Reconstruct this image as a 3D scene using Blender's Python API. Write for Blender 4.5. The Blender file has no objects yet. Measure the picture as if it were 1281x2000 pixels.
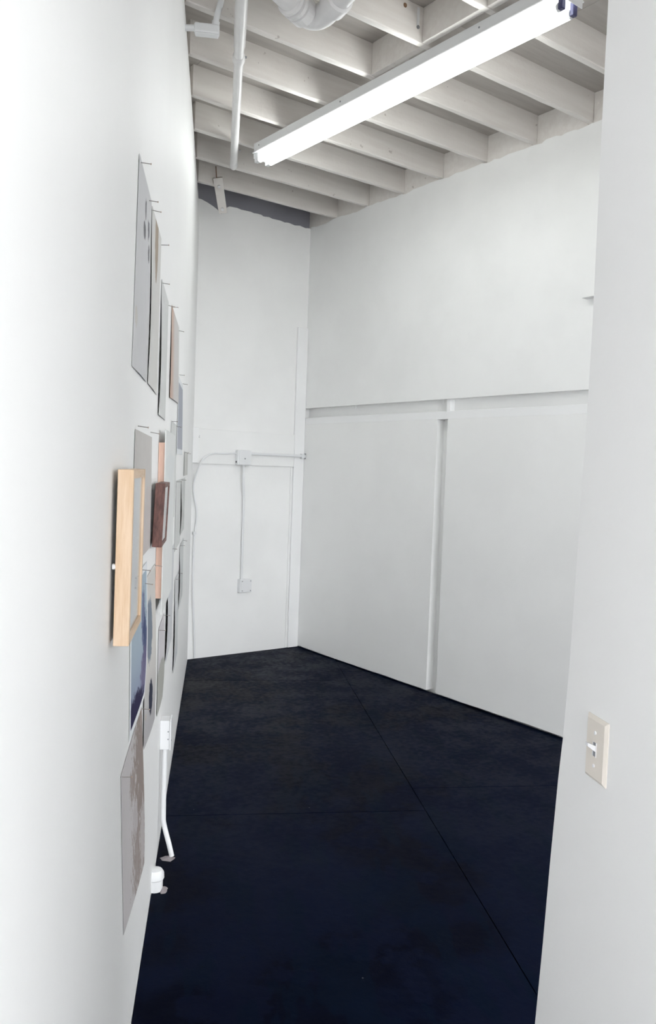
import bpy, bmesh, math, random
from mathutils import Vector, Matrix
random.seed(11)
sc = bpy.context.scene
COL = sc.collection
V = Vector

# ------------------------------------------------------------------ camera
CAM_H = 1.65
cam_d = bpy.data.cameras.new('camera'); cam = bpy.data.objects.new('camera', cam_d); COL.objects.link(cam)
cam_d.sensor_fit = 'VERTICAL'; cam_d.sensor_height = 24.0; cam_d.lens = 1597.07 / 2000 * 24.0
cam_d.clip_start = 0.02
_r = V((0.8044, -0.5930, 0.0362)).normalized(); _f = V((0.5941, 0.8027, -0.0526)).normalized()
_u = _r.cross(_f).normalized(); _r = _f.cross(_u).normalized()
cam.matrix_world = Matrix(((_r.x, _u.x, -_f.x, 0), (_r.y, _u.y, -_f.y, 0), (_r.z, _u.z, -_f.z, CAM_H), (0, 0, 0, 1)))
sc.camera = cam

# ------------------------------------------------------------------ light and exposure
TUBE_STRENGTH = 13.8
SKY_STRENGTH = 6.0
w = bpy.data.worlds.new('world'); sc.world = w; w.use_nodes = True
w.node_tree.nodes['Background'].inputs[0].default_value = (0.955, 0.975, 1.0, 1)
w.node_tree.nodes['Background'].inputs[1].default_value = SKY_STRENGTH
sc.view_settings.view_transform = 'Standard'; sc.view_settings.look = 'None'
sc.view_settings.exposure = 0.0; sc.view_settings.gamma = 1.0; sc.view_settings.use_curve_mapping = False

# ------------------------------------------------------------------ plan
XR, YB = 4.258, 6.172                  # faces of the right and back walls
LA = 0.50077                           # heading of the left wall
LD = V((math.sin(LA), math.cos(LA), 0)); LN = V((math.cos(LA), -math.sin(LA), 0))
L0 = -LN * 0.2043                      # point of the left wall abreast of the camera
S_CORNER = (YB - L0.y) / LD.y
NA = LA - math.radians(2)              # passage wall
ND = V((math.sin(NA), math.cos(NA), 0)); NN = V((math.cos(NA), -math.sin(NA), 0))
N_OFF = 0.74
JOIST_BOTTOM, DECK = 3.82, 3.995
JOIST_Y = [5.79 - 0.4322 * k for k in range(15)]
def left_x(y, out=0.0):                # x of the left wall's face (moved outwards) at depth y
    p = L0 - LN * out; return p.x + (y - p.y) * LD.x / LD.y

# ------------------------------------------------------------------ materials
def new_mat(name):
    m = bpy.data.materials.new(name); m.use_nodes = True
    nt = m.node_tree; return m, nt, nt.nodes['Principled BSDF']
def N(nt, t, **kw):
    n = nt.nodes.new(t)
    for k, v in kw.items(): setattr(n, k, v)
    return n
def noise(nt, scale, detail=4, vec=None, rough=0.55):
    n = N(nt, 'ShaderNodeTexNoise'); n.inputs['Scale'].default_value = scale
    n.inputs['Detail'].default_value = detail; n.inputs['Roughness'].default_value = rough
    if vec is not None: nt.links.new(vec, n.inputs['Vector'])
    return n.outputs['Fac']
def mathn(nt, op, a, b=None, clamp=False):
    n = N(nt, 'ShaderNodeMath', operation=op); n.use_clamp = clamp
    for i, x in enumerate((a, b)):
        if x is None: continue
        if isinstance(x, (int, float)): n.inputs[i].default_value = x
        else: nt.links.new(x, n.inputs[i])
    return n.outputs[0]
def maprange(nt, v, a, b, c=0.0, d=1.0, smooth=True):
    n = N(nt, 'ShaderNodeMapRange'); n.interpolation_type = 'SMOOTHSTEP' if smooth else 'LINEAR'
    nt.links.new(v, n.inputs[0])
    for i, x in enumerate((a, b, c, d)): n.inputs[i + 1].default_value = x
    return n.outputs[0]
def mix(nt, fac, a, b):
    n = N(nt, 'ShaderNodeMix', data_type='RGBA')
    if isinstance(fac, (int, float)): n.inputs[0].default_value = fac
    else: nt.links.new(fac, n.inputs[0])
    for i, x in ((6, a), (7, b)):
        if isinstance(x, tuple): n.inputs[i].default_value = (*x, 1)
        else: nt.links.new(x, n.inputs[i])
    return n.outputs[2]
def objco(nt): return N(nt, 'ShaderNodeTexCoord').outputs['Object']
def uvco(nt): return N(nt, 'ShaderNodeTexCoord').outputs['UV']
def geo(nt): return N(nt, 'ShaderNodeNewGeometry').outputs['Position']
def bump(nt, b, h, strength, dist=0.01):
    n = N(nt, 'ShaderNodeBump'); n.inputs['Strength'].default_value = strength; n.inputs['Distance'].default_value = dist
    nt.links.new(h, n.inputs['Height']); nt.links.new(n.outputs[0], b.inputs['Normal'])
def mapped(nt, vec, scale):
    n = N(nt, 'ShaderNodeMapping'); n.inputs['Scale'].default_value = scale
    nt.links.new(vec, n.inputs['Vector']); return n.outputs[0]

def paint(name, c, var=0.02, rough=0.55, bs=0.12, scale=35):
    m, nt, b = new_mat(name); g = geo(nt)
    f = maprange(nt, noise(nt, 1.7, 5, g), .35, .65)
    lo = tuple(x * (1 - var) for x in c); hi = tuple(min(1, x * (1 + var)) for x in c)
    nt.links.new(mix(nt, f, lo, hi), b.inputs['Base Color'])
    b.inputs['Roughness'].default_value = rough
    bump(nt, b, noise(nt, scale, 3, g), bs, 0.004)
    return m
M = {}
M['wall'] = paint('white_wall_paint', (.925, .928, .92))
M['wall_near'] = paint('white_plaster_paint', (.92, .92, .915), .008)
M['wallgrey'] = paint('white_panel_paint', (.915, .917, .908), .015)
M['trim'] = paint('white_gloss_paint', (.925, .93, .93), .01, .4)
M['fitting'] = paint('white_painted_metal', (.82, .83, .84), .01, .35, .05)
M['tar'] = paint('bare_grey_board', (.30, .30, .34), .08, .9)
M['dark_gap'] = paint('dark_void', (.03, .03, .035), .1, .9)

def joist_mat():
    m, nt, b = new_mat('whitewashed_timber'); o = objco(nt); g = geo(nt)
    grain = noise(nt, 9, 6, mapped(nt, o, (.25, 3, 3)))
    blot = noise(nt, 2.3, 5, g)
    c = mix(nt, maprange(nt, grain, .3, .7), (.74, .70, .665), (.80, .77, .735))
    c = mix(nt, maprange(nt, blot, .35, .7, 0, .55), c, (.82, .79, .755))
    spot = maprange(nt, noise(nt, 21, 2, g), .735, .77)
    c = mix(nt, mathn(nt, 'MULTIPLY', spot, .45), c, (.30, .25, .22))
    nt.links.new(c, b.inputs['Base Color']); b.inputs['Roughness'].default_value = .5
    h = mathn(nt, 'ADD', grain, mathn(nt, 'MULTIPLY', noise(nt, 45, 3, g), .6))
    bump(nt, b, h, .35, .006)
    return m
M['joist'] = joist_mat()
def deck_mat():
    m, nt, b = new_mat('whitewashed_decking'); g = geo(nt)
    grain = noise(nt, 7, 6, mapped(nt, g, (.35, 4, 1)))
    c = mix(nt, maprange(nt, grain, .3, .7), (.43, .40, .375), (.50, .47, .44))
    nt.links.new(c, b.inputs['Base Color']); b.inputs['Roughness'].default_value = .6
    bump(nt, b, grain, .3, .005)
    return m
M['deck'] = deck_mat()
def floor_mat():
    m, nt, b = new_mat('navy_black_floor_paint'); g = geo(nt)
    rot = N(nt, 'ShaderNodeVectorRotate'); rot.rotation_type = 'Z_AXIS'; rot.inputs['Angle'].default_value = LA
    nt.links.new(g, rot.inputs['Vector']); rg = rot.outputs[0]                # brush strokes follow the floor sheets
    n1 = noise(nt, .9, 5, rg); n2 = noise(nt, 3.2, 7, rg, .65); n3 = noise(nt, 28, 4, g)
    lap = noise(nt, 2.6, 3, mapped(nt, rg, (2.6, .7, 1)))
    c = mix(nt, maprange(nt, n1, .44, .52), (.0007, .0014, .0072), (.0022, .0046, .0165))
    c = mix(nt, maprange(nt, n2, .50, .56, 0, .75), c, (.0030, .0050, .0165))
    c = mix(nt, maprange(nt, lap, .53, .56, 0, .6), c, (.0010, .0044, .0135))
    c = mix(nt, maprange(nt, noise(nt, 5.5, 6, g, .7), .66, .70, 0, .8), c, (.0006, .0008, .0022))
    vo = N(nt, 'ShaderNodeTexVoronoi'); vo.inputs['Scale'].default_value = 5.0; nt.links.new(g, vo.inputs['Vector'])
    sp = maprange(nt, vo.outputs['Distance'], .012, .02, 1, 0)
    c = mix(nt, mathn(nt, 'MULTIPLY', sp, .7), c, (.12, .125, .14))
    nt.links.new(c, b.inputs['Base Color'])
    r = maprange(nt, mathn(nt, 'ADD', mathn(nt, 'MULTIPLY', n2, .6), mathn(nt, 'MULTIPLY', n3, .4)), .38, .62, .30, .52)
    nt.links.new(r, b.inputs['Roughness']); b.inputs['Specular IOR Level'].default_value = .018
    b.inputs['Specular Tint'].default_value = (.55, .78, 1.0, 1)
    bump(nt, b, mathn(nt, 'ADD', n2, mathn(nt, 'MULTIPLY', n3, .5)), .3, .006)
    return m
M['floor'] = floor_mat()
def plain(name, c, rough=.5, metal=0., spec=.5):
    m, nt, b = new_mat(name); f = noise(nt, 14, 4, objco(nt))
    nt.links.new(mix(nt, f, tuple(x * .93 for x in c), tuple(min(1, x * 1.07) for x in c)), b.inputs['Base Color'])
    b.inputs['Roughness'].default_value = rough; b.inputs['Metallic'].default_value = metal
    b.inputs['Specular IOR Level'].default_value = spec
    return m
M['pvc'] = plain('white_painted_plastic', (.80, .79, .79), .3)
M['pin'] = plain('steel_pin', (.30, .28, .27), .4, .7)
M['pinhead'] = plain('brass_pin_head', (.50, .38, .30), .4, .5)
M['screw'] = plain('dull_screw', (.30, .31, .33), .5, .4)
M['socket'] = plain('dark_lamp_socket', (.05, .05, .13), .4)
M['ivory'] = plain('ivory_plastic', (.80, .745, .675), .35)
M['toggle'] = plain('white_plastic', (.86, .86, .88), .25)
M['rust'] = plain('rusted_steel', (.25, .15, .09), .8)
M['edge'] = plain('white_board_edge', (.88, .88, .88), .6)
M['matboard'] = plain('white_mat_board', (.80, .82, .85), .8)
M['rubble'] = plain('broken_plaster', (.30, .27, .28), .9)
def wood(name, a, c, scale, along=(14, 14, 1.2), rough=.45):
    m, nt, b = new_mat(name); o = objco(nt)
    g1 = noise(nt, scale, 6, mapped(nt, o, along), .6); g2 = noise(nt, scale * 3, 4, mapped(nt, o, along))
    f = maprange(nt, mathn(nt, 'ADD', mathn(nt, 'MULTIPLY', g1, .7), mathn(nt, 'MULTIPLY', g2, .3)), .34, .66)
    nt.links.new(mix(nt, f, a, c), b.inputs['Base Color']); b.inputs['Roughness'].default_value = rough
    bump(nt, b, g2, .12, .002)
    return m
M['oak'] = wood('pale_oak', (.70, .49, .31), (.80, .61, .44), 6)
M['oak_rail'] = wood('pale_oak_rail', (.70, .49, .31), (.80, .61, .44), 6, (1.2, 14, 14))
M['walnut'] = wood('dark_walnut', (.075, .030, .026), (.20, .090, .072), 8, (9, 9, 2.5), .5)
M['walnut_rail'] = wood('dark_walnut_rail', (.075, .030, .026), (.20, .090, .072), 8, (2, 14, 14), .5)
M['pine'] = wood('pinkish_pine', (.70, .46, .36), (.80, .56, .45), 6)
def glass_mat():
    m, nt, b = new_mat('picture_glass'); b.inputs['Base Color'].default_value = (1, 1, 1, 1)
    b.inputs['Roughness'].default_value = .04; b.inputs['IOR'].default_value = 1.45
    tr = N(nt, 'ShaderNodeBsdfTransparent'); mx = N(nt, 'ShaderNodeMixShader'); gl = N(nt, 'ShaderNodeBsdfGlossy')
    gl.inputs['Roughness'].default_value = .016
    b.inputs['Specular Tint'].default_value = (.55, .78, 1.0, 1)
    fr = N(nt, 'ShaderNodeFresnel'); 
    gb = N(nt, 'ShaderNodeNewGeometry').outputs['Backfacing']; nt.links.new(maprange(nt, gb, 0, 1, 1.45, 1 / 1.45, False), fr.inputs[0])
    nt.links.new(fr.outputs[0], mx.inputs[0]); nt.links.new(tr.outputs[0], mx.inputs[1]); nt.links.new(gl.outputs[0], mx.inputs[2])
    nt.links.new(mx.outputs[0], nt.nodes['Material Output'].inputs['Surface'])
    return m
M['glass'] = glass_mat()
def tube_mat():
    m, nt, b = new_mat('lit_fluorescent_tube')
    b.inputs['Base Color'].default_value = (.9, .92, .92, 1)
    b.inputs['Emission Color'].default_value = (.97, 1.0, .975, 1); b.inputs['Emission Strength'].default_value = TUBE_STRENGTH
    return m
M['tube'] = tube_mat()

def paper(name, base, marks=(), border=None, vgrad=None, ugrad=None, grain=.03):
    """paper sheet; marks = (cu, cv, ru, rv, colour, raggedness, opacity) flat print in the sheet's own UV"""
    m, nt, b = new_mat(name); uv = uvco(nt)
    sx = N(nt, 'ShaderNodeSeparateXYZ'); nt.links.new(uv, sx.inputs[0]); u, v = sx.outputs[0], sx.outputs[1]
    c = mix(nt, noise(nt, 6, 5, uv), tuple(x * (1 - grain) for x in base), tuple(min(1, x * (1 + grain)) for x in base))
    if vgrad: c = mix(nt, maprange(nt, v, vgrad[0], vgrad[1]), vgrad[2], c)
    if ugrad: c = mix(nt, maprange(nt, u, ugrad[0], ugrad[1]), ugrad[2], c)
    for i, (cu, cv, ru, rv, col, rag, op) in enumerate(marks):
        du = mathn(nt, 'DIVIDE', mathn(nt, 'SUBTRACT', u, cu), ru); dv = mathn(nt, 'DIVIDE', mathn(nt, 'SUBTRACT', v, cv), rv)
        d = mathn(nt, 'SQRT', mathn(nt, 'ADD', mathn(nt, 'MULTIPLY', du, du), mathn(nt, 'MULTIPLY', dv, dv)))
        off = N(nt, 'ShaderNodeVectorMath', operation='ADD'); nt.links.new(uv, off.inputs[0]); off.inputs[1].default_value = (i * 3.7, i * 1.3, 0)
        nz = noise(nt, 13, 6, mapped(nt, off.outputs[0], (1.8, .8, 1)), .7)
        d = mathn(nt, 'ADD', d, mathn(nt, 'MULTIPLY', mathn(nt, 'SUBTRACT', nz, .5), rag * 2.4))
        c = mix(nt, maprange(nt, d, .97, 1.03, op, 0), c, col)
    if border:
        e = mathn(nt, 'MINIMUM', mathn(nt, 'MINIMUM', u, mathn(nt, 'SUBTRACT', 1.0, u)), mathn(nt, 'MINIMUM', v, mathn(nt, 'SUBTRACT', 1.0, v)))
        c = mix(nt, maprange(nt, e, border - .003, border + .003), (.78, .80, .82), c)
    nt.links.new(c, b.inputs['Base Color']); b.inputs['Roughness'].default_value = .85; b.inputs['Specular IOR Level'].default_value = .06
    return m

# ------------------------------------------------------------------ mesh helpers
def obj(name, bm, mat, parent=None, loc=None, rz=None, smooth=False):
    me = bpy.data.meshes.new(name); bmesh.ops.recalc_face_normals(bm, faces=bm.faces)
    if smooth:
        for e in bm.edges:
            if len(e.link_faces) == 2 and e.calc_face_angle(0) > .6: e.smooth = False
    bm.to_mesh(me); bm.free(); me.materials.append(mat)
    if smooth:
        for p in me.polygons: p.use_smooth = True
    o = bpy.data.objects.new(name, me); COL.objects.link(o)
    if loc is not None: o.location = loc
    if rz is not None: o.rotation_euler = (0, 0, rz)
    if parent: o.parent = parent
    return o
def empty(name, loc=(0, 0, 0), rz=0):
    o = bpy.data.objects.new(name, None); COL.objects.link(o); o.empty_display_size = .05
    o.location = loc; o.rotation_euler = (0, 0, rz); return o
def tag(o, label, cat, group=None):
    o['label'] = label; o['category'] = cat
    if group: o['group'] = group
    return o
def struct(o): o['kind'] = 'structure'; return o
def box(bm, a, b, bevel=0):
    lo = V([min(a[i], b[i]) for i in range(3)]); hi = V([max(a[i], b[i]) for i in range(3)])
    vs = [bm.verts.new((x, y, z)) for z in (lo.z, hi.z) for y in (lo.y, hi.y) for x in (lo.x, hi.x)]
    fs = [bm.faces.new([vs[i] for i in q]) for q in ((0, 2, 3, 1), (4, 5, 7, 6), (0, 1, 5, 4), (2, 6, 7, 3), (0, 4, 6, 2), (1, 3, 7, 5))]
    if bevel:
        es = {e for f in fs for e in f.edges}
        bmesh.ops.bevel(bm, geom=list(es), offset=bevel, segments=2, profile=.5, affect='EDGES')
    return vs
def nb(*boxes, bevel=0):
    bm = bmesh.new()
    for a, b in boxes: box(bm, a, b, bevel)
    return bm
def prism(pts, vec):
    """closed polygon pts (Vectors) extruded by vec"""
    bm = bmesh.new(); a = [bm.verts.new(p) for p in pts]; b = [bm.verts.new(V(p) + V(vec)) for p in pts]
    bm.faces.new(a); bm.faces.new(b[::-1]); n = len(pts)
    for i in range(n): bm.faces.new((a[i], b[i], b[(i + 1) % n], a[(i + 1) % n]))
    return bm
def smooth_path(pts, n=6):
    pts = [V(p) for p in pts]; out = []
    for i in range(len(pts) - 1):
        p0 = pts[max(i - 1, 0)]; p1 = pts[i]; p2 = pts[i + 1]; p3 = pts[min(i + 2, len(pts) - 1)]
        for k in range(n):
            t = k / n
            out.append(.5 * ((2 * p1) + (p2 - p0) * t + (2 * p0 - 5 * p1 + 4 * p2 - p3) * t * t + (3 * p1 - p0 - 3 * p2 + p3) * t ** 3))
    out.append(pts[-1]); return out
def tube(bm, pts, rad, seg=12):
    pts = [V(p) for p in pts]; n = len(pts)
    rads = rad if isinstance(rad, (list, tuple)) else [rad] * n
    rings = []; ref = None
    for i, p in enumerate(pts):
        t = (pts[min(i + 1, n - 1)] - pts[max(i - 1, 0)])
        if t.length < 1e-9: t = pts[min(i + 2, n - 1)] - pts[max(i - 2, 0)]
        t.normalize()
        if ref is None:
            ref = t.orthogonal().normalized()
        ref = (ref - t * ref.dot(t)).normalized(); q = t.cross(ref)
        rings.append([bm.verts.new(p + (ref * math.cos(2 * math.pi * k / seg) + q * math.sin(2 * math.pi * k / seg)) * rads[i]) for k in range(seg)])
    for a, b in zip(rings, rings[1:]):
        for k in range(seg): bm.faces.new((a[k], a[(k + 1) % seg], b[(k + 1) % seg], b[k]))
    bm.faces.new(rings[0][::-1]); bm.faces.new(rings[-1])
def nt_(pts, rad, seg=12):
    bm = bmesh.new(); tube(bm, pts, rad, seg); return bm
def steps(a, b, prof):
    """points and radii along a straight axis: prof = [(t, r)...]"""
    a, b = V(a), V(b); return [a.lerp(b, t) for t, r in prof], [r for t, r in prof]
def on_left(s, z, off=0.0): return L0 + LD * s + LN * off + V((0, 0, z))
WALL_RZ = math.pi / 2 - LA             # local +X runs along the left wall, local -Y points into the room

# ================================================================== SETTING
# ---- floor: painted sheets laid along the left wall
def clip(poly, p, n):
    out = []
    for i in range(len(poly)):
        a, b = poly[i], poly[(i + 1) % len(poly)]; da, db = (a - p).dot(n), (b - p).dot(n)
        if da >= 0: out.append(a)
        if da * db < 0: out.append(a + (b - a) * (da / (da - db)))
    return out
FLOOR_Y0 = -2.6
fl_pts = [on_left(S_CORNER, 0), V((XR + .1, YB, 0)), V((XR + .1, FLOOR_Y0, 0)), V((left_x(FLOOR_Y0), FLOOR_Y0, 0))]
fl_base = [on_left(S_CORNER + .6, 0, -.35), V((XR + .4, YB + .4, 0)), V((XR + .4, FLOOR_Y0, 0)), V((left_x(FLOOR_Y0, .35), FLOOR_Y0, 0))]
floor = struct(obj('floor', prism([p + V((0, 0, -.03)) for p in fl_base], (0, 0, -.1)), M['dark_gap']))
rows = [(0, 1.262), (1.262, 2.482), (2.482, 3.702), (3.702, 4.922)]
starts = [3.81, 4.09, 5.3, 4.09]
for (n0, n1), s0 in zip(rows, starts):
    s = s0 - 2.44 * 4
    while s < 8.5:
        q = [L0 + LD * s + LN * n0, L0 + LD * (s + 2.44) + LN * n0, L0 + LD * (s + 2.44) + LN * n1, L0 + LD * s + LN * n1]
        g = .0022; c = sum(q, V()) / 4
        q = [p + LD * (g if (p - c).dot(LD) < 0 else -g) + LN * (g if (p - c).dot(LN) < 0 else -g) for p in q]
        for p_, n_ in ((V((0, YB, 0)), V((0, -1, 0))), (V((XR + .02, 0, 0)), V((-1, 0, 0))), (V((0, FLOOR_Y0, 0)), V((0, 1, 0))), (L0, LN)):
            if q: q = clip(q, p_, n_)
        if len(q) > 2:
            obj('floor_panel', prism([p + V((0, 0, -.03)) for p in q], (0, 0, .03)), M['floor'], floor)
        s += 2.44

# ---- left wall with a set-back strip along its top
S0 = -2.6
def wall_left_profile(z0, z1, ragged=None):
    out = [V((S0, 0, z0)), V((S_CORNER + .12, 0, z0))]
    if ragged:
        s = S_CORNER + .12
        while s > S0: out.append(V((s, 0, z1 + random.uniform(-ragged, ragged)))); s -= random.uniform(.05, .12)
        out.append(V((S0, 0, z1)))
    else: out += [V((S_CORNER + .12, 0, z1)), V((S0, 0, z1))]
    return out
wl = struct(obj('wall_left', prism(wall_left_profile(-.03, 3.62), (0, .12, 0)), M['wall_near'], loc=L0, rz=WALL_RZ))
obj('top_strip', prism(wall_left_profile(3.62, 3.797, .004), (0, .112, 0)), M['wall'], wl, loc=(0, .008, 0))
obj('rim_board', nb(((S0, .045, 3.80), (S_CORNER + .2, .085, DECK))), M['joist'], wl)

# ---- right wall: stud-deep recess behind upper panel, rail and two lower panels
REC = .068
wr = struct(obj('wall_right', nb(((XR + REC, -2.6, -.03), (XR + .16, YB + .2, 3.80))), M['wallgrey']))
top = [V((XR, YB, 2.192)), V((XR, -2.6, 2.197))]
y = -2.6
while y < YB: top.append(V((XR, y, 3.811 + random.uniform(-.011, .007)))); y += random.uniform(.03, .08)
top.append(V((XR, YB, 3.806)))
obj('upper_panel', prism(top, (REC, 0, 0)), M['wall'], wr)
obj('rail', nb(((XR + .0015, -2.6, 2.046), (XR + REC, YB, 2.104)), bevel=.002), M['trim'], wr)
for y0, y1 in ((4.43, YB), (1.99, 4.322), (-.45, 1.986)):
    pts = [V((XR, y1, 2.046)), V((XR, y0, 2.046)), V((XR, y0, .012))]
    y = y0 + .1
    while y < y1 - .05: pts.append(V((XR, y, .012 + random.uniform(-.004, .006)))); y += random.uniform(.1, .3)
    pts.append(V((XR, y1, .012)))
    obj('lower_panel', prism(pts, (REC, 0, 0)), M['wallgrey'], wr)
for y0 in (4.325, 1.95): obj('stud', nb(((XR + .022, y0, 2.104), (XR + REC, y0 + .04, 2.195)), bevel=.002), M['trim'], wr)
obj('stud', nb(((XR + .045, 4.323, 0), (XR + REC, 4.375, 2.03)), bevel=.003), M['trim'], wr)
for y0 in (5.45, 4.41):
    obj('nail', nt_([(XR + .03, y0, 2.205), (XR + .028, y0, 2.165)], .004, 8), M['trim'], wr)

# ---- back wall with boards over a lower panel
XL = left_x(YB) - .1
prof = [V((XL, YB, -.03)), V((XR + .02, YB, -.03)), V((XR + .02, YB, 3.806))]
x = XR - .03
while x > 3.44: prof.append(V((x, YB, 3.80 + (4.25 - x) * .03 + random.uniform(-.006, .006)))); x -= random.uniform(.02, .06)
prof += [V((3.425, YB, 3.822)), V((3.405, YB, 3.812)), V((3.385, YB, 3.788)), V((3.365, YB, 3.765)), V((3.35, YB, 3.742)), V((3.335, YB, 3.752)),
         V((3.31, YB, 3.772)), V((3.27, YB, 3.79)), V((3.22, YB, 3.808)), V((3.16, YB, 3.824)), V((XL, YB, 3.825))]
wb = struct(obj('wall_back', prism(prof, (0, .02, 0)), M['wall']))
obj('backing', nb(((XL, YB + .02, -.03), (XR + .16, YB + .1, 3.70))), M['wall'], wb)
obj('header_board', nb(((3.11, YB - .026, 1.656), (4.145, YB, 1.948)), bevel=.003), M['wall'], wb)
obj('corner_board', nb(((4.148, YB - .024, 0.004), (XR - .001, YB, 2.91)), bevel=.003), M['trim'], wb)
obj('corner_strip', nb(((3.118, YB - .050, 1.66), (3.172, YB - .027, 1.955)), bevel=.003), M['trim'], wb)
obj('panel_edge', nb(((4.128, YB - .008, 0.004), (4.147, YB, 1.655)), bevel=.002), M['wall'], wb)
obj('rim_joist', nb(((XL - .2, YB + .045, 3.70), (XR + .16, YB + .085, DECK))), M['tar'], wb)
obj('bracket', nt_(*steps((3.185, YB, 1.885), (3.19, YB - .035, 1.88), [(0, .014), (.5, .014), (1, .008)]), 10), M['trim'], wb)

# ---- unseen ground beyond the added front opening, put in to cut light from below
bm = nb(((-18, -20, -.24), (22, 12, -.135)))
struct(obj('ground', bm, paint('grey_concrete', (.42, .41, .39), .08, .9)))
# ---- passage wall on the right and the front wall it joins
def on_pass(s, z, off=0.): return NN * (N_OFF + off) + ND * s + V((0, 0, z))
edge = [(1.585, 0), (1.5357, .516), (1.5186, .699), (1.5052, .874), (1.4885, 1.056), (1.478, 1.137), (1.4662, 1.286), (1.448, 1.779), (1.4455, 1.95), (1.447, 2.084), (1.4505, 2.38), (1.4505, 2.53), (1.45, 3.80)]
pp = [on_pass(.12, 0)] + [on_pass(s, z) for s, z in edge] + [on_pass(.12, 3.80)]
wp = struct(obj('wall_passage', prism(pp, NN * .13), M['wall_near']))
a = on_pass(1.32, 0, .13); t = (XR + .1 - a.x) / LN.x; b_ = a + LN * t
bm = bmesh.new(); FL = (b_ - a).length                       # unseen wide opening, added so daylight fills the dim back and lower walls
for x0, x1, z0, z1 in ((0, .03, -.03, 3.8), (FL - .25, FL, -.03, 3.8), (.03, FL - .25, 3.2, 3.8)): box(bm, (x0, -.12, z0), (x1, 0, z1))
wf = struct(obj('wall_front', bm, M['wall'], loc=a, rz=-LA))

# ---- ceiling: deck on joists, blocking between them
ceil_pts = [V((left_x(YB + .2, .12), YB + .2, DECK)), V((2.243, YB + .2, DECK)), V((XR + .16, YB + .2, DECK)), V((XR + .16, -2.6, DECK)), V((left_x(-2.6, .12), -2.6, DECK))]
ceiling = struct(obj('ceiling', prism([p + V((0, 0, .025)) for p in ceil_pts], (0, 0, .08)), M['dark_gap']))
xcuts = [-1.5, -.197, 1.023, 2.243, 3.463, XR + .16]
for x0, x1 in zip(xcuts, xcuts[1:]):
    q = [V((x0 + .0015, -2.6, 0)), V((x1 - .0015, -2.6, 0)), V((x1 - .0015, YB + .2, 0)), V((x0 + .0015, YB + .2, 0))]
    q = clip(q, L0 - LN * .12, LN)
    if len(q) > 2: obj('deck_panel', prism([p + V((0, 0, DECK)) for p in q], (0, 0, .024)), M['deck'], ceiling)
TH = .038
def joist_mesh(x0, x1, y0):
    bm = bmesh.new(); n = 22; rows_ = []
    for i in range(n + 1):
        x = x0 + (x1 - x0) * i / n; j = lambda a=.0022: random.uniform(-a, a)
        rows_.append([bm.verts.new((x, yy + j(), zz)) for yy, zz in ((y0 + .003, JOIST_BOTTOM + j(.0015)), (y0, JOIST_BOTTOM + .005), (y0, DECK), (y0 + TH, DECK), (y0 + TH, JOIST_BOTTOM + .005), (y0 + TH - .003, JOIST_BOTTOM + j(.0015)))])
    for a, b in zip(rows_, rows_[1:]):
        for k in range(6): bm.faces.new((a[k], b[k], b[(k + 1) % 6], a[(k + 1) % 6]))
    bm.faces.new(rows_[0]); bm.faces.new(rows_[-1][::-1])
    return bm
for k, y0 in enumerate(JOIST_Y):
    if y0 < -.3: break
    obj('joist', joist_mesh(left_x(y0 + TH, .02), XR + .075, y0), M['joist'], ceiling)
    hi = JOIST_Y[k - 1] if k else YB + .04
    obj('blocking', nb(((XR + .012, y0 + TH + .002, 3.802), (XR + .05, hi - .002, DECK)), bevel=.001), M['joist'], ceiling)
obj('strap', nb(((2.810, JOIST_Y[6] - .003, 3.89), (2.826, JOIST_Y[6], 3.985))), M['fitting'], ceiling)
obj('strap_screw', nt_([(2.818, JOIST_Y[6] - .006, 3.888), (2.818, JOIST_Y[6], 3.888)], .009, 8), M['screw'], ceiling)
obj('knot', nt_([(2.729, JOIST_Y[6] - .0035, 3.965), (2.729, JOIST_Y[6], 3.965)], [.010, .012], 9), M['rust'], ceiling)
for k, xb in ((6, 2.872), (7, 2.85), (8, 2.86), (9, 2.85)):
    obj('blocking', nb(((xb, JOIST_Y[k] + TH + .001, JOIST_BOTTOM + .003), (xb + TH, JOIST_Y[k - 1] - .001, DECK)), bevel=.002), M['joist'], ceiling)

# ================================================================== THINGS
# ---- twin-tube strip light, parallel to the right wall
FA, FB = V((2.930, 4.86, 0)), V((2.985, 2.37, 0))
fd = (FB - FA).normalized(); fl_len = (FB - FA).length
fl = tag(empty('fluorescent_light', (FA.x, FA.y, 3.70), math.atan2(fd.y, fd.x)), 'long white strip light with two lit fluorescent tubes under the joists', 'light')
# local x along the light, local y across
hp = [(-.055, .115), (-.055, .062), (-.075, .048), (-.072, .044), (-.030, .052), (.030, .052), (.072, .044), (.075, .048), (.055, .062), (.055, .115)]
obj('housing', prism([V((0, y, z)) for y, z in hp], (fl_len, 0, 0)), M['fitting'], fl)
for e in (-.004, fl_len): obj('end_plate', nb(((e, -.06, .012), (e + .004, .06, .115)), bevel=.0015), M['fitting'], fl)
for yy in (-.042, .042):
    obj('tube', nt_(*steps((.045, yy, 0), (fl_len - .045, yy, 0), [(0, .014), (.001, .018), (.004, .019), (.996, .019), (.999, .018), (1, .014)]), 16), M['tube'], fl, smooth=True)
    for e0, e1, m in ((.0, .043, 'fitting'), (fl_len - .04, fl_len - .018, 'socket')):
        h = obj('lamp_holder', nb(((e0, yy - .014, -.014), (e1, yy + .014, .052)), bevel=.004), M[m], fl)
        obj('tube_collar', nt_([((e1 if e0 == 0 else e0 - .008), yy, 0), ((e1 + .008 if e0 == 0 else e0), yy, 0)], .0195, 14), M['fitting'], h)
for xx in (.05, fl_len * .37, fl_len * .8): obj('screw', nt_([(xx, -.058, .09), (xx, -.054, .09)], .005, 8), M['screw'], fl)

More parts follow.
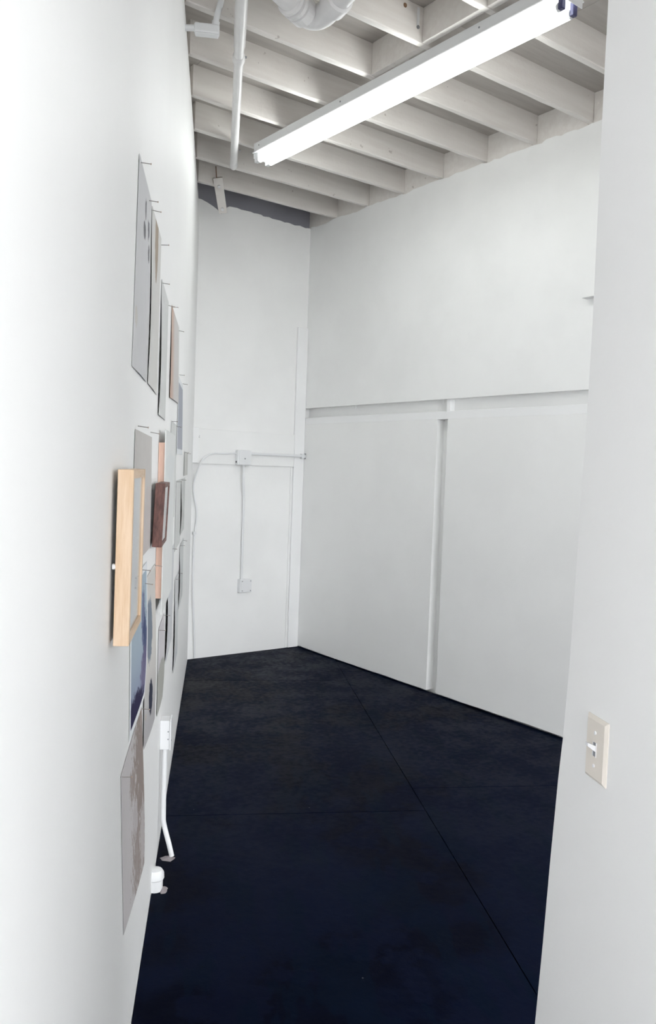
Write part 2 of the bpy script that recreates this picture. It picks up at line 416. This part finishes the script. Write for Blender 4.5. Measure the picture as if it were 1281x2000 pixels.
# ---- pipe under the joists, running beside the left wall
PA, PB = V((1.62, 2.86, 3.785)), V((2.935, 5.25, 3.785))
pipe = tag(empty('ceiling_pipe', (PB.x, PB.y, 3.785)), 'long straight white pipe hung under the joists beside the left wall', 'pipe')
pa, pb = PA - PB, V((0, 0, 0)); pd = (pb - pa).normalized()
coup = pd * -1.62
obj('pipe', nt_([pa + pd * .0, pb], .0255, 16), M['pvc'], pipe, smooth=True)
obj('coupling', nt_(*steps(pa, pa.lerp(pb, .385), [(0, .030), (.98, .030), (1, .027)]), 16), M['pvc'], pipe, smooth=True)
obj('collar', nt_(*steps(pb - pd * 1.60, pb - pd * 1.53, [(0, .0265), (.2, .033), (.8, .033), (1, .0265)]), 16), M['pvc'], pipe, smooth=True)
obj('end_cap', nt_(*steps(pb - pd * .10, pb + pd * .03, [(0, .026), (.05, .028), (.75, .028), (.92, .022), (1, .012)]), 16), M['pvc'], pipe, smooth=True)
for dd in (1.58, .3):
    obj('clamp_screw', nt_([pb - pd * dd + V((.03, -.012, .005)), pb - pd * dd + V((.038, -.014, .005))], .006, 8), M['screw'], pipe)
for dd in (.55, 1.45):
    c = pb - pd * dd
    obj('hanger', nt_([c + V((0, 0, .02)), c + V((0, 0, .04))], .012, 8), M['pvc'], pipe)

# ---- drain trap
DO = V((2.16, 3.25, 3.752))
tr = tag(empty('drain_trap', DO), 'thick white drain pipe with a hubbed elbow hung under the joists', 'pipe')
D = lambda x, y: V((x, y, 3.752)) - DO
ax = V((.915, .40, 0)).normalized(); ox = V((-.17, -.985, 0)).normalized()
obj('pipe', nt_([-ax * .27, -ax * .03], .052, 20), M['pvc'], tr, smooth=True)
obj('coupling', nt_(*steps(-ax * .12, ax * .008, [(0, .053), (.02, .065), (.16, .065), (.18, .053), (.27, .053), (.29, .066), (.46, .066), (.48, .057), (.54, .057), (.56, .066), (.97, .066), (1, .057)]), 24), M['pvc'], tr)
obj('elbow', nt_(smooth_path([-ax * .02, D(2.190, 3.259), D(2.228, 3.245), D(2.242, 3.205), D(2.236, 3.15), D(2.222, 3.08)], 6), .054, 20), M['pvc'], tr, smooth=True)
o0 = D(2.232, 3.125); obj('hub', nt_(*steps(o0, o0 + ox * .09, [(0, .055), (.08, .0645), (.92, .0645), (1, .055)]), 20), M['pvc'], tr, smooth=True)
obj('pipe', nt_([o0 + ox * .08, o0 + ox * .36], .052, 20), M['pvc'], tr, smooth=True)

# ---- conduit body on the left wall under the joists
cb_s, cb_z = 4.10, 3.735
cb = tag(empty('conduit_fitting', on_left(cb_s, cb_z), WALL_RZ), 'small white conduit fitting with bent tube on the left wall top', 'conduit')
obj('nipple', nt_([(0, .01, 0), (0, -.045, .004)], .015, 12), M['fitting'], cb, smooth=True)
bd = obj('body', nb(((-.022, -.155, -.022), (.022, -.035, .024)), bevel=.008), M['fitting'], cb)
obj('cover', nb(((-.018, -.150, -.028), (.018, -.040, -.021)), bevel=.003), M['fitting'], bd)
obj('tube', nt_(smooth_path([(0, -.135, .02), (-.01, -.14, .06), (-.05, -.155, .10), (-.12, -.175, .16), (-.19, -.19, .24)], 6), .0145, 12), M['fitting'], cb, smooth=True)
obj('connector', nt_([(0, -.134, .018), (-.004, -.137, .042)], .019, 12), M['fitting'], cb, smooth=True)

# ---- wooden brace between the last joist and the back wall
bA, bB = V((3.074, 5.742, 3.862)), V((3.198, 5.868, 3.648))
br = tag(empty('wooden_brace', bA), 'short white wooden brace bolted from the last joist to the back wall notch', 'brace')
dv = bB - bA; dn = dv.normalized(); sd = dn.cross(V((.55, .83, 0))).normalized(); up = sd.cross(dn).normalized(); hw = .036
obj('board', prism([sd * -hw, sd * hw, dv + sd * hw * .9, dv + sd * -hw * .9], up * .022), M['joist'], br)
fr_ = -up if up.y > 0 else up + up * .022
for tt in (.22, .86): 
    c = dv * tt - up * .002; obj('bolt', nt_([c, c - up * .02], .011, 8), M['fitting'], br)
obj('rod', nt_([V((-.005, .01, 0)), V((-.012, .012, .09))], .004, 8), M['rust'], br)

# ---- conduit run with two boxes on the back wall
cr = tag(empty('conduit_run', (3.60, YB, 0)), 'white electrical conduit run with two boxes on the back wall', 'conduit')
X = lambda x: x - 3.60
yb_, yh = 0.0, -.026
jb = obj('junction_box', nb(((X(3.535), yh - .045, 1.655), (X(3.665), yh, 1.785)), bevel=.006), M['fitting'], cr)
obj('cover', nb(((X(3.550), yh - .050, 1.662), (X(3.668), yh - .044, 1.780)), bevel=.002), M['fitting'], jb)
obj('knockout', nt_([(X(3.534), yh - .022, 1.682), (X(3.537), yh - .022, 1.682)], .009, 10), M['dark_gap'], jb)
obj('screw', nt_([(X(3.605), yh - .053, 1.712), (X(3.605), yh - .049, 1.712)], .006, 8), M['screw'], jb)
obj('conduit', nt_([(X(3.66), yh - .022, 1.757), (X(4.256), yh - .022, 1.757)], .0125, 12), M['fitting'], cr, smooth=True)
st = obj('strap', nb(((X(4.205), yh - .038, 1.735), (X(4.235), yh - .004, 1.779)), bevel=.004), M['fitting'], cr)
for dz in (-.02, .02): obj('clamp_bolt', nt_([(X(4.236), yh - .03, 1.757 + dz), (X(4.252), yh - .03, 1.757 + dz)], .005, 8), M['screw'], cr)
obj('flexible_cable', nt_(smooth_path([(X(3.54), yh - .02, 1.757), (X(3.42), yh - .022, 1.748), (X(3.30), yh - .024, 1.742), (X(3.21), yh - .03, 1.69), (X(3.165), yh - .028, 1.60), (X(3.150), -.02, 1.48),
     (X(3.160), -.018, 1.38), (X(3.185), -.018, 1.27), (X(3.188), -.018, 1.18), (X(3.175), -.018, 1.09), (X(3.168), -.018, .95), (X(3.172), -.018, .6), (X(3.195), -.018, .2), (X(3.205), -.018, .008)], 5), .0075, 10), M['fitting'], cr, smooth=True)
obj('cable_clip', nb(((X(3.155), -.03, 1.06), (X(3.185), -.004, 1.085)), bevel=.003), M['fitting'], cr)
obj('conduit', nt_(smooth_path([(X(3.612), yh - .02, 1.66), (X(3.612), yh - .02, 1.56), (X(3.616), yh - .018, 1.48), (X(3.636), -.018, 1.40), (X(3.640), -.016, 1.30), (X(3.640), -.016, .98), (X(3.642), -.016, .66)], 5), .0115, 12), M['fitting'], cr, smooth=True)
ob = obj('outlet_box', nb(((X(3.608), -.050, .545), (X(3.720), 0, .660)), bevel=.005), M['fitting'], cr)
obj('cover', nb(((X(3.616), -.055, .548), (X(3.724), -.049, .658)), bevel=.002), M['fitting'], ob)
for dx in (3.628, 3.712):
    for dz in (.562, .646): obj('screw', nt_([(X(dx), -.058, dz), (X(dx), -.054, dz)], .0045, 8), M['screw'], ob)

# ---- outlet box low on the left wall with its conduit into the floor
os_ = tag(empty('outlet_box', on_left(3.41, 0), WALL_RZ), 'white surface outlet box on left wall with conduit into the floor', 'outlet')
bx = obj('box', nb(((0, -.040, .455), (.075, 0, .578)), bevel=.003), M['fitting'], os_)
obj('cover', nb(((-.003, -.046, .452), (.078, -.040, .581)), bevel=.002), M['fitting'], bx)
for dz in (.500, .532): obj('screw', nt_([(-.001, -.034, dz), (.001, -.034, dz)], .003, 8), M['screw'], bx)
obj('screw', nt_([(.02, -.0475, .49), (.02, -.0455, .49)], .003, 8), M['screw'], bx)
obj('conduit', nt_(smooth_path([(.02, -.021, .458), (.02, -.021, .30), (.02, -.022, .17), (.016, -.026, .13), (-.0, -.050, .05), (-.01, -.063, .004)], 6), .0105, 12), M['fitting'], os_, smooth=True)
bm = bmesh.new(); rng = random.Random(4)
ring = [bm.verts.new((-.02 + .030 * math.cos(a_) * rng.uniform(.7, 1.15), -.045 + .032 * math.sin(a_) * rng.uniform(.7, 1.1), .0)) for a_ in [i * math.pi / 7 for i in range(14)]]
cvt = bm.verts.new((-.02, -.045, .006)); bb = bm.verts.new((-.02, -.045, 0))
for i in range(14):
    bm.faces.new((ring[i], ring[(i + 1) % 14], cvt)); bm.faces.new((ring[(i + 1) % 14], ring[i], bb))
obj('floor_patch', bm, M['rubble'], os_)

# ---- stub at the foot of the left wall
sp = L0 + LD * 3.14
ps = tag(empty('pipe_stub', sp, WALL_RZ), 'short white capped pipe stub at the foot of the left wall', 'pipe')
obj('pipe', nt_([(0, -.012, 0), (0, -.012, .045)], .030, 16), M['fitting'], ps, smooth=True)
obj('cap', nt_([(0, -.012, .042), (0, -.012, .047), (0, -.012, .068), (0, -.012, .080), (0, -.012, .085)], [.031, .035, .034, .026, .008], 16), M['fitting'], ps, smooth=True)
bm = bmesh.new(); ring = [bm.verts.new((-.005 + .030 * math.cos(a_) * rng.uniform(.75, 1.2), -.047 + .017 * math.sin(a_) * rng.uniform(.7, 1.2), .0)) for a_ in [i * math.pi / 6 for i in range(12)]]
cvt = bm.verts.new((-.005, -.042, .012)); bb = bm.verts.new((-.005, -.042, 0))
for i in range(12):
    bm.faces.new((ring[i], ring[(i + 1) % 12], cvt)); bm.faces.new((ring[(i + 1) % 12], ring[i], bb))
obj('broken_plaster', bm, M['rubble'], ps)

# ---- light switch on the passage wall
sw = tag(empty('light_switch', on_pass(1.341, 1.164), math.pi / 2 - NA), 'ivory light switch plate with white toggle on the passage wall', 'light switch')
# local +x away from camera, local +y into the room (NN points away): room side is +y
PW, PH = .0365, .0575
bm = bmesh.new()
o_ = [(-PW, -PH), (PW, -PH), (PW, PH), (-PW, PH)]; i_ = [(-PW + .006, -PH + .006), (PW - .006, -PH + .006), (PW - .006, PH - .006), (-PW + .006, PH - .006)]
a4 = [bm.verts.new((x, 0, z)) for x, z in o_]; c4 = [bm.verts.new((x, .002, z)) for x, z in o_]; b4 = [bm.verts.new((x, .0062, z)) for x, z in i_]
bm.faces.new(a4[::-1]); bm.faces.new(b4)
for i in range(4):
    j = (i + 1) % 4; bm.faces.new((a4[i], a4[j], c4[j], c4[i])); bm.faces.new((c4[i], c4[j], b4[j], b4[i]))
obj('plate', bm, M['ivory'], sw)
obj('slot', nb(((-.0055, .006, -.0125), (.0055, .0068, .0125))), M['screw'], sw)
for dx in ((-.0062, -.0050), (.0050, .0062)): obj('slot_edge', nb(((dx[0], .006, -.013), (dx[1], .0075, .013))), M['toggle'], sw)
obj('toggle', prism([V((-.0045, .006, -.004)), V((-.0045, .006, .007)), V((-.004, .022, .0135)), V((-.004, .022, .0075))], (.009, 0, 0)), M['toggle'], sw)
for dz in (-.030, .030): obj('screw', nt_([(0, .006, dz), (0, .0078, dz)], .0033, 10), M['toggle'], sw)

# ---- small ledge high on the right wall
lg = tag(obj('wall_ledge', nb(((-.055, -.62, 0), (0, 0, .010)), bevel=.001), M['wallgrey'], loc=(XR, 3.167, 2.745)), 'thin white ledge high on the right wall behind the passage wall edge', 'ledge')

# ---- framed pictures
def frame(name, label, s, z, wd, ht, d0, depth, rail, m_v, m_h, tilt, art, bead):
    """frame hung on the left wall; local x along wall, -y into the room, origin at the bottom near corner"""
    e = tag(empty(name, on_left(s, z, d0), WALL_RZ), label, 'picture'); e.rotation_euler = (tilt, 0, WALL_RZ)
    for x0 in (0, wd - rail): obj('side_rail', nb(((x0, -depth, 0), (x0 + rail, 0, ht)), bevel=.0012), M[m_v], e)
    for z0 in (0, ht - rail): obj('cross_rail', nb(((rail, -depth + .0004, z0 + .0003), (wd - rail, 0, z0 + rail - .0003))), M[m_h], e)
    obj('mat_board', nb(((rail, -depth * .72, rail), (wd - rail, -depth * .62, ht - rail))), M['matboard'], e)
    obj('artwork', sheet_mesh((wd - 2 * rail) * .72, (ht - 2 * rail) * .8), art, e, loc=(rail + (wd - 2 * rail) * .14, -depth * .72 - .0004, rail + (ht - 2 * rail) * .1))
    obj('glass', nb(((rail, -depth + bead, rail), (wd - rail, -depth + bead - .0015, ht - rail))), M['glass'], e)
    if bead > .0045: obj('hanger', nt_([(.006, .006, ht * .45), (.006, -.001, ht * .45)], .006, 8), M['fitting'], e)
    return e
def sheet_mesh(w_, h_):
    bm = bmesh.new(); vs = box(bm, (0, 0, 0), (w_, -.0006, h_)); uvl = bm.loops.layers.uv.new('UVMap')
    for f in bm.faces:
        for l in f.loops: l[uvl].uv = (l.vert.co.x / w_, l.vert.co.z / h_)
    return bm
art1 = paper('pale_blue_print', (.62, .66, .72), [(.5, .6, .3, .28, (.52, .57, .64), .9, .5)])
art2 = paper('pale_grey_print', (.68, .71, .75), [(.5, .5, .3, .3, (.6, .63, .68), .8, .5)])
frame('picture_frame', 'pale oak box frame with a pale print hung on left wall', 1.655, 1.2815, .265, .353, .0085, .031, .018, 'oak', 'oak_rail', .006, art1, .005)
frame('picture_frame', 'small dark walnut box frame hung beside the white board on left wall', 2.617, 1.384, .245, .202, .0075, .0305, .013, 'walnut', 'walnut_rail', .035, art2, .004)

# ---- white panel on a pine strainer
mp = tag(empty('mounted_panel', on_left(2.895, 1.118), WALL_RZ), 'large white board standing off the left wall on pinkish pine bars', 'panel')
board_m = paper('white_drawing_board', (.74, .75, .74), [(.5, .8, .45, .08, (.66, .69, .70), 1.0, .5), (.6, .6, .3, .2, (.69, .71, .71), 1.0, .5)])
PWD, PHT = .62, .648
bm = bmesh.new(); box(bm, (0, 0, 0), (PWD, -.0035, PHT)); uvl = bm.loops.layers.uv.new('UVMap')
for f in bm.faces:
    for l in f.loops: l[uvl].uv = (l.vert.co.x / PWD, l.vert.co.z / PHT)
obj('board', bm, board_m, mp, loc=(0, -.0225, 0))
for x0 in (.014, PWD - .055): obj('strainer_bar', nb(((x0, -.0225, .055), (x0 + .03, -.0008, PHT - .045)), bevel=.001), M['pine'], mp)
for z0 in (.055, PHT - .075): obj('strainer_bar', nb(((.044, -.0222, z0), (PWD - .055, -.0012, z0 + .03))), M['pine'], mp)

# ---- sheets pinned to the left wall
def sheet(name, label, cat, corners, mat, offs=(.003, .003, .003, .003), bulge=0., rbulge=0., bow=0., group=None, nu=10, nv=18):
    """corners TL, TR, BR, BL as (s, z) on the wall; offs = stand-off at those corners; bulge lifts the near edge, rbulge the far edge"""
    (tl, tr_, brr, bl) = corners; s0 = tl[0]; zb = min(bl[1], brr[1])
    bm = bmesh.new(); uvl = bm.loops.layers.uv.new('UVMap'); layers = []
    for th in (0., .0008):
        g = []
        for j in range(nv + 1):
            v = j / nv; row = []
            for i in range(nu + 1):
                u = i / nu
                a = (1 - u) * v; b = u * v; c = u * (1 - v); d = (1 - u) * (1 - v)
                s = a * tl[0] + b * tr_[0] + c * brr[0] + d * bl[0]; z = a * tl[1] + b * tr_[1] + c * brr[1] + d * bl[1]
                off = a * offs[0] + b * offs[1] + c * offs[2] + d * offs[3]
                pr = math.sin(math.pi * (1 - v) ** 1.35)
                off = .0012 + (off - .003) * .5 + .4 * bulge * (1 - u) ** 2 * pr + .5 * rbulge * u ** 2 * pr + .5 * bow * math.sin(math.pi * u) * (1 - v) ** 2
                row.append((bm.verts.new((s - s0, -(off + th), z - zb)), u, v))
            g.append(row)
        layers.append(g)
    def face(q):
        f = bm.faces.new([t_[0] for t_ in q])
        for l, t_ in zip(f.loops, q): l[uvl].uv = (t_[1], t_[2])
    A, B = layers
    for j in range(nv):
        for i in range(nu):
            face((B[j][i], B[j][i + 1], B[j + 1][i + 1], B[j + 1][i])); face((A[j][i], A[j + 1][i], A[j + 1][i + 1], A[j][i + 1]))
    rim = [(0, i) for i in range(nu)] + [(j, nu) for j in range(nv)] + [(nv, i) for i in range(nu, 0, -1)] + [(j, 0) for j in range(nv, 0, -1)]
    for (j0, i0), (j1, i1) in zip(rim, rim[1:] + rim[:1]): face((A[j0][i0], A[j1][i1], B[j1][i1], B[j0][i0]))
    o = obj(name, bm, mat, loc=on_left(s0, zb), rz=WALL_RZ, smooth=True)
    return tag(o, label, cat, group)
G_ = 'sheets pinned to the left wall'
PAPER = (.66, .66, .655)
sheet('drawing_sheet', 'tall pale grey sheet with pencil marks pinned high above the oak frame', 'paper', [(2.015, 2.376), (2.362, 2.374), (2.330, 1.872), (1.962, 1.872)],
      paper('grey_pencil_sheet', (.63, .63, .64), [(.55, .86, .05, .05, (.14, .14, .15), .9, .85), (.8, .80, .06, .05, (.12, .12, .14), .9, .85), (.5, .74, .08, .045, (.14, .14, .15), .9, .85), (.85, .68, .05, .05, (.11, .11, .12), .9, .85), (.12, .25, .08, .05, (.58, .55, .50), .8, .6)]),
      (.004, .004, .006, .003), 0, .006, .004, G_)
sheet('drawing_sheet', 'tall cream sheet with a brown stripe from its top edge', 'paper', [(2.397, 2.372), (2.765, 2.380), (2.730, 1.870), (2.385, 1.874)],
      paper('brown_stripe_sheet', (.66, .655, .635), [(.5, .90, .17, .26, (.36, .29, .22), .35, .85)]), (.004, .004, .004, .006), .010, 0, .003, G_)
sheet('drawing_sheet', 'plain pale sheet with curling near edge beside the brown striped sheet', 'paper', [(2.840, 2.267), (3.215, 2.263), (3.190, 1.812), (2.815, 1.811)],
      paper('plain_pale_sheet', (.66, .67, .66), [(.3, .9, .1, .03, (.58, .58, .57), 1., .5)]), (.004, .004, .004, .009), .011, 0, .003, G_)
sheet('drawing_sheet', 'wide pale sheet with a warm peach tint along its near edge', 'paper', [(3.44, 2.296), (4.06, 2.305), (4.12, 1.945), (3.42, 1.918)],
      paper('peach_edge_sheet', (.62, .60, .585), [], None, None, (.05, .45, (.58, .44, .37))), (.004, .004, .012, .010), .004, 0, .004, G_)  # peach at the near edge: reflected brown light put into the paper colour
sheet('photo_print', 'blue grey photograph with white border below the peach tinted sheet', 'photo', [(4.16, 2.085), (4.68, 2.085), (4.76, 1.700), (4.13, 1.697)],
      paper('blue_grey_photo', (.42, .44, .49), [], .07, (.0, .5, (.46, .47, .52))), (.003, .003, .01, .006), 0, 0, .002, G_)
sheet('drawing_sheet', 'warm grey landscape sheet partly behind the oak frame', 'paper', [(2.072, 1.731), (2.580, 1.728), (2.610, 1.384), (2.050, 1.390)],
      paper('warm_grey_sheet', (.59, .57, .55), [(.8, .2, .35, .35, (.56, .50, .49), .8, .6)], None, None, None, .06), (.004, .004, .004, .004), 0, .002, .004, G_)
sheet('drawing_sheet', 'pale sheet pinned just past the white board on pine bars', 'paper', [(3.63, 1.835), (4.06, 1.836), (4.07, 1.39), (3.63, 1.39)], paper('pale_sheet_a', (.67, .68, .67)), (.004,) * 4, 0, .004, 0, G_)
sheet('drawing_sheet', 'pale sheet pinned under the blue grey photograph', 'paper', [(4.20, 1.562), (4.72, 1.562), (4.73, 1.20), (4.20, 1.20)], paper('pale_sheet_b', (.68, .69, .68)), (.004,) * 4, 0, .003, 0, G_)
sheet('drawing_sheet', 'pale sheet with bulging near edge left of the back corner cable', 'paper', [(4.80, 1.562), (5.35, 1.562), (5.35, 1.232), (4.79, 1.234)], paper('pale_sheet_c', (.66, .67, .66)), (.004, .004, .004, .006), .016, 0, 0, G_)
sheet('drawing_sheet', 'pale sheet on left wall pinned highest near the back corner', 'paper', [(5.12, 1.725), (5.70, 1.725), (5.70, 1.575), (5.12, 1.575)], paper('pale_sheet_d', (.65, .65, .63)), (.006,) * 4, .004, 0, 0, G_)
sheet('drawing_sheet', 'pale sheet hanging partly behind the lower edge of the white board', 'paper', [(3.60, 1.250), (4.12, 1.250), (4.12, .780), (3.58, .776)], paper('pale_sheet_e', (.63, .64, .66)), (.004, .004, .006, .010), .018, 0, 0, G_)
sheet('drawing_sheet', 'low pale sheet with bulging near edge above the bare wall foot', 'paper', [(4.34, 1.038), (4.78, 1.038), (4.80, .545), (4.34, .540)], paper('pale_sheet_f', (.64, .65, .66)), (.004, .004, .006, .010), .012, 0, 0, G_)
sheet('drawing_sheet', 'pale sheet with bulging near edge low beside the back corner', 'paper', [(4.82, 1.168), (5.36, 1.168), (5.36, .800), (4.80, .800)], paper('pale_sheet_g', (.65, .66, .66)), (.004, .004, .006, .008), .016, 0, 0, G_)
sheet('photo_print', 'blue landscape photograph with white border below the oak frame', 'photo', [(2.055, 1.352), (2.500, 1.352), (2.500, .940), (2.105, .935)],
      paper('blue_landscape_photo', (.40, .48, .55), [(.74, .62, .10, .22, (.16, .18, .29), 1.2, .9), (.84, .45, .12, .20, (.06, .08, .17), 1.6, .9), (.85, .26, .24, .16, (.17, .15, .25), 1.4, .85), (.15, .02, .75, .20, (.025, .02, .06), .7, .95)], .05, (.0, .6, (.26, .29, .42))), (.003, .006, .010, .004), 0, .012, .004, G_)
sheet('drawing_sheet', 'beige sheet with a slate grey shape above a black shape', 'paper', [(2.430, 1.300), (2.850, 1.304), (2.960, .730), (2.545, .760)],
      paper('slate_shape_sheet', (.64, .62, .59), [(.42, .66, .25, .19, (.20, .235, .29), .55, .95), (.52, .23, .17, .11, (.025, .03, .055), .6, .97), (.1, .18, .05, .02, (.5, .42, .34), .6, .7)], None, (.05, .55, (.43, .42, .43))), (.004, .004, .014, .008), .004, .008, .004, G_)
sheet('drawing_sheet', 'small lilac grey sheet with a dark olive lower half', 'paper', [(3.140, 1.020), (3.470, 1.022), (3.430, .675), (3.140, .680)],
      paper('olive_half_sheet', (.60, .58, .60), [(.45, .12, .85, .42, (.40, .40, .37), .12, .95)]), (.004, .004, .010, .006), 0, .010, .002, G_)
sheet('drawing_sheet', 'large sheet brushed with brown paint pinned lowest near the floor', 'paper', [(1.930, .914), (2.448, .926), (2.655, .345), (2.080, .440)],
      paper('brown_brushed_sheet', (.56, .535, .54), [(.90, .62, .36, .56, (.29, .24, .22), 1.9, .95), (.62, .22, .22, .30, (.33, .28, .26), 2.2, .85), (.45, .74, .12, .09, (.32, .27, .25), 1.6, .85), (.88, .25, .14, .2, (.52, .49, .49), 1.8, .85), (.55, .5, .1, .12, (.52, .49, .5), 1.6, .8)]), (.003, .004, .012, .003), 0, .006, .003, G_)

# ---- pins holding the sheets
pin_sets = [('the tall grey sheet with pencil marks', [(2.045, 2.366), (2.285, 2.352)]), ('the cream sheet with a brown stripe', [(2.402, 2.362), (2.772, 2.362)]),
    ('the plain sheet beside the brown striped sheet', [(2.86, 2.258), (3.21, 2.25)]), ('the peach tinted sheet', [(3.455, 2.29), (4.05, 2.29)]),
    ('the blue grey bordered photograph', [(4.25, 2.10), (4.66, 2.094)]), ('the warm grey sheet behind the oak frame', [(2.15, 1.742), (2.55, 1.742)]),
    ('the sheet just past the white board', [(3.66, 1.832), (4.04, 1.83)]), ('the highest sheet near the back corner', [(5.20, 1.72), (5.55, 1.72)]),
    ('the sheet under the blue grey photograph', [(4.235, 1.556)]), ('the bulging sheet left of the back corner cable', [(4.82, 1.556)]),
    ('the sheet behind the white board lower edge', [(3.92, 1.246)]), ('the low bulging sheet beside the back corner', [(4.90, 1.164), (5.28, 1.162)]),
    ('the lowest bulging sheet past the outlet box', [(4.40, 1.034), (4.66, 1.033)]), ('the lilac and olive sheet', [(3.15, 1.012), (3.45, 1.014)]),
    ('the blue landscape photograph', [(2.335, 1.348)]), ('the beige sheet with slate and black shapes', [(2.435, 1.296), (2.845, 1.298)]),
    ('the brown brushed sheet near the floor', [(1.935, .908), (2.44, .920)])]
pin0 = None
for what, spots in pin_sets:
    for pi, (s, z) in enumerate(spots):
        tz = random.uniform(-.15, .15); ty = random.uniform(-.08, .18)
        if pin0 is None:
            e = empty('push_pin', on_left(s, z), WALL_RZ); pin0 = e
            kids = [obj('shaft', nt_([(0, .004, 0), (0, -.026, 0)], .0011, 8), M['pin'], e), obj('head', nt_([(0, -.0255, 0), (0, -.0275, 0)], .0021, 10), M['pinhead'], e)]
        else:
            e = pin0.copy(); COL.objects.link(e); e.location = on_left(s, z)
            for k_ in kids:
                c = k_.copy(); COL.objects.link(c); c.parent = e
        e.rotation_euler = (ty, 0, WALL_RZ + tz)
        tag(e, 'thin steel pin holding ' + what + ('' if len(spots) == 1 else (', passage side', ', back wall side')[pi]), 'pin', 'pins in the left wall')
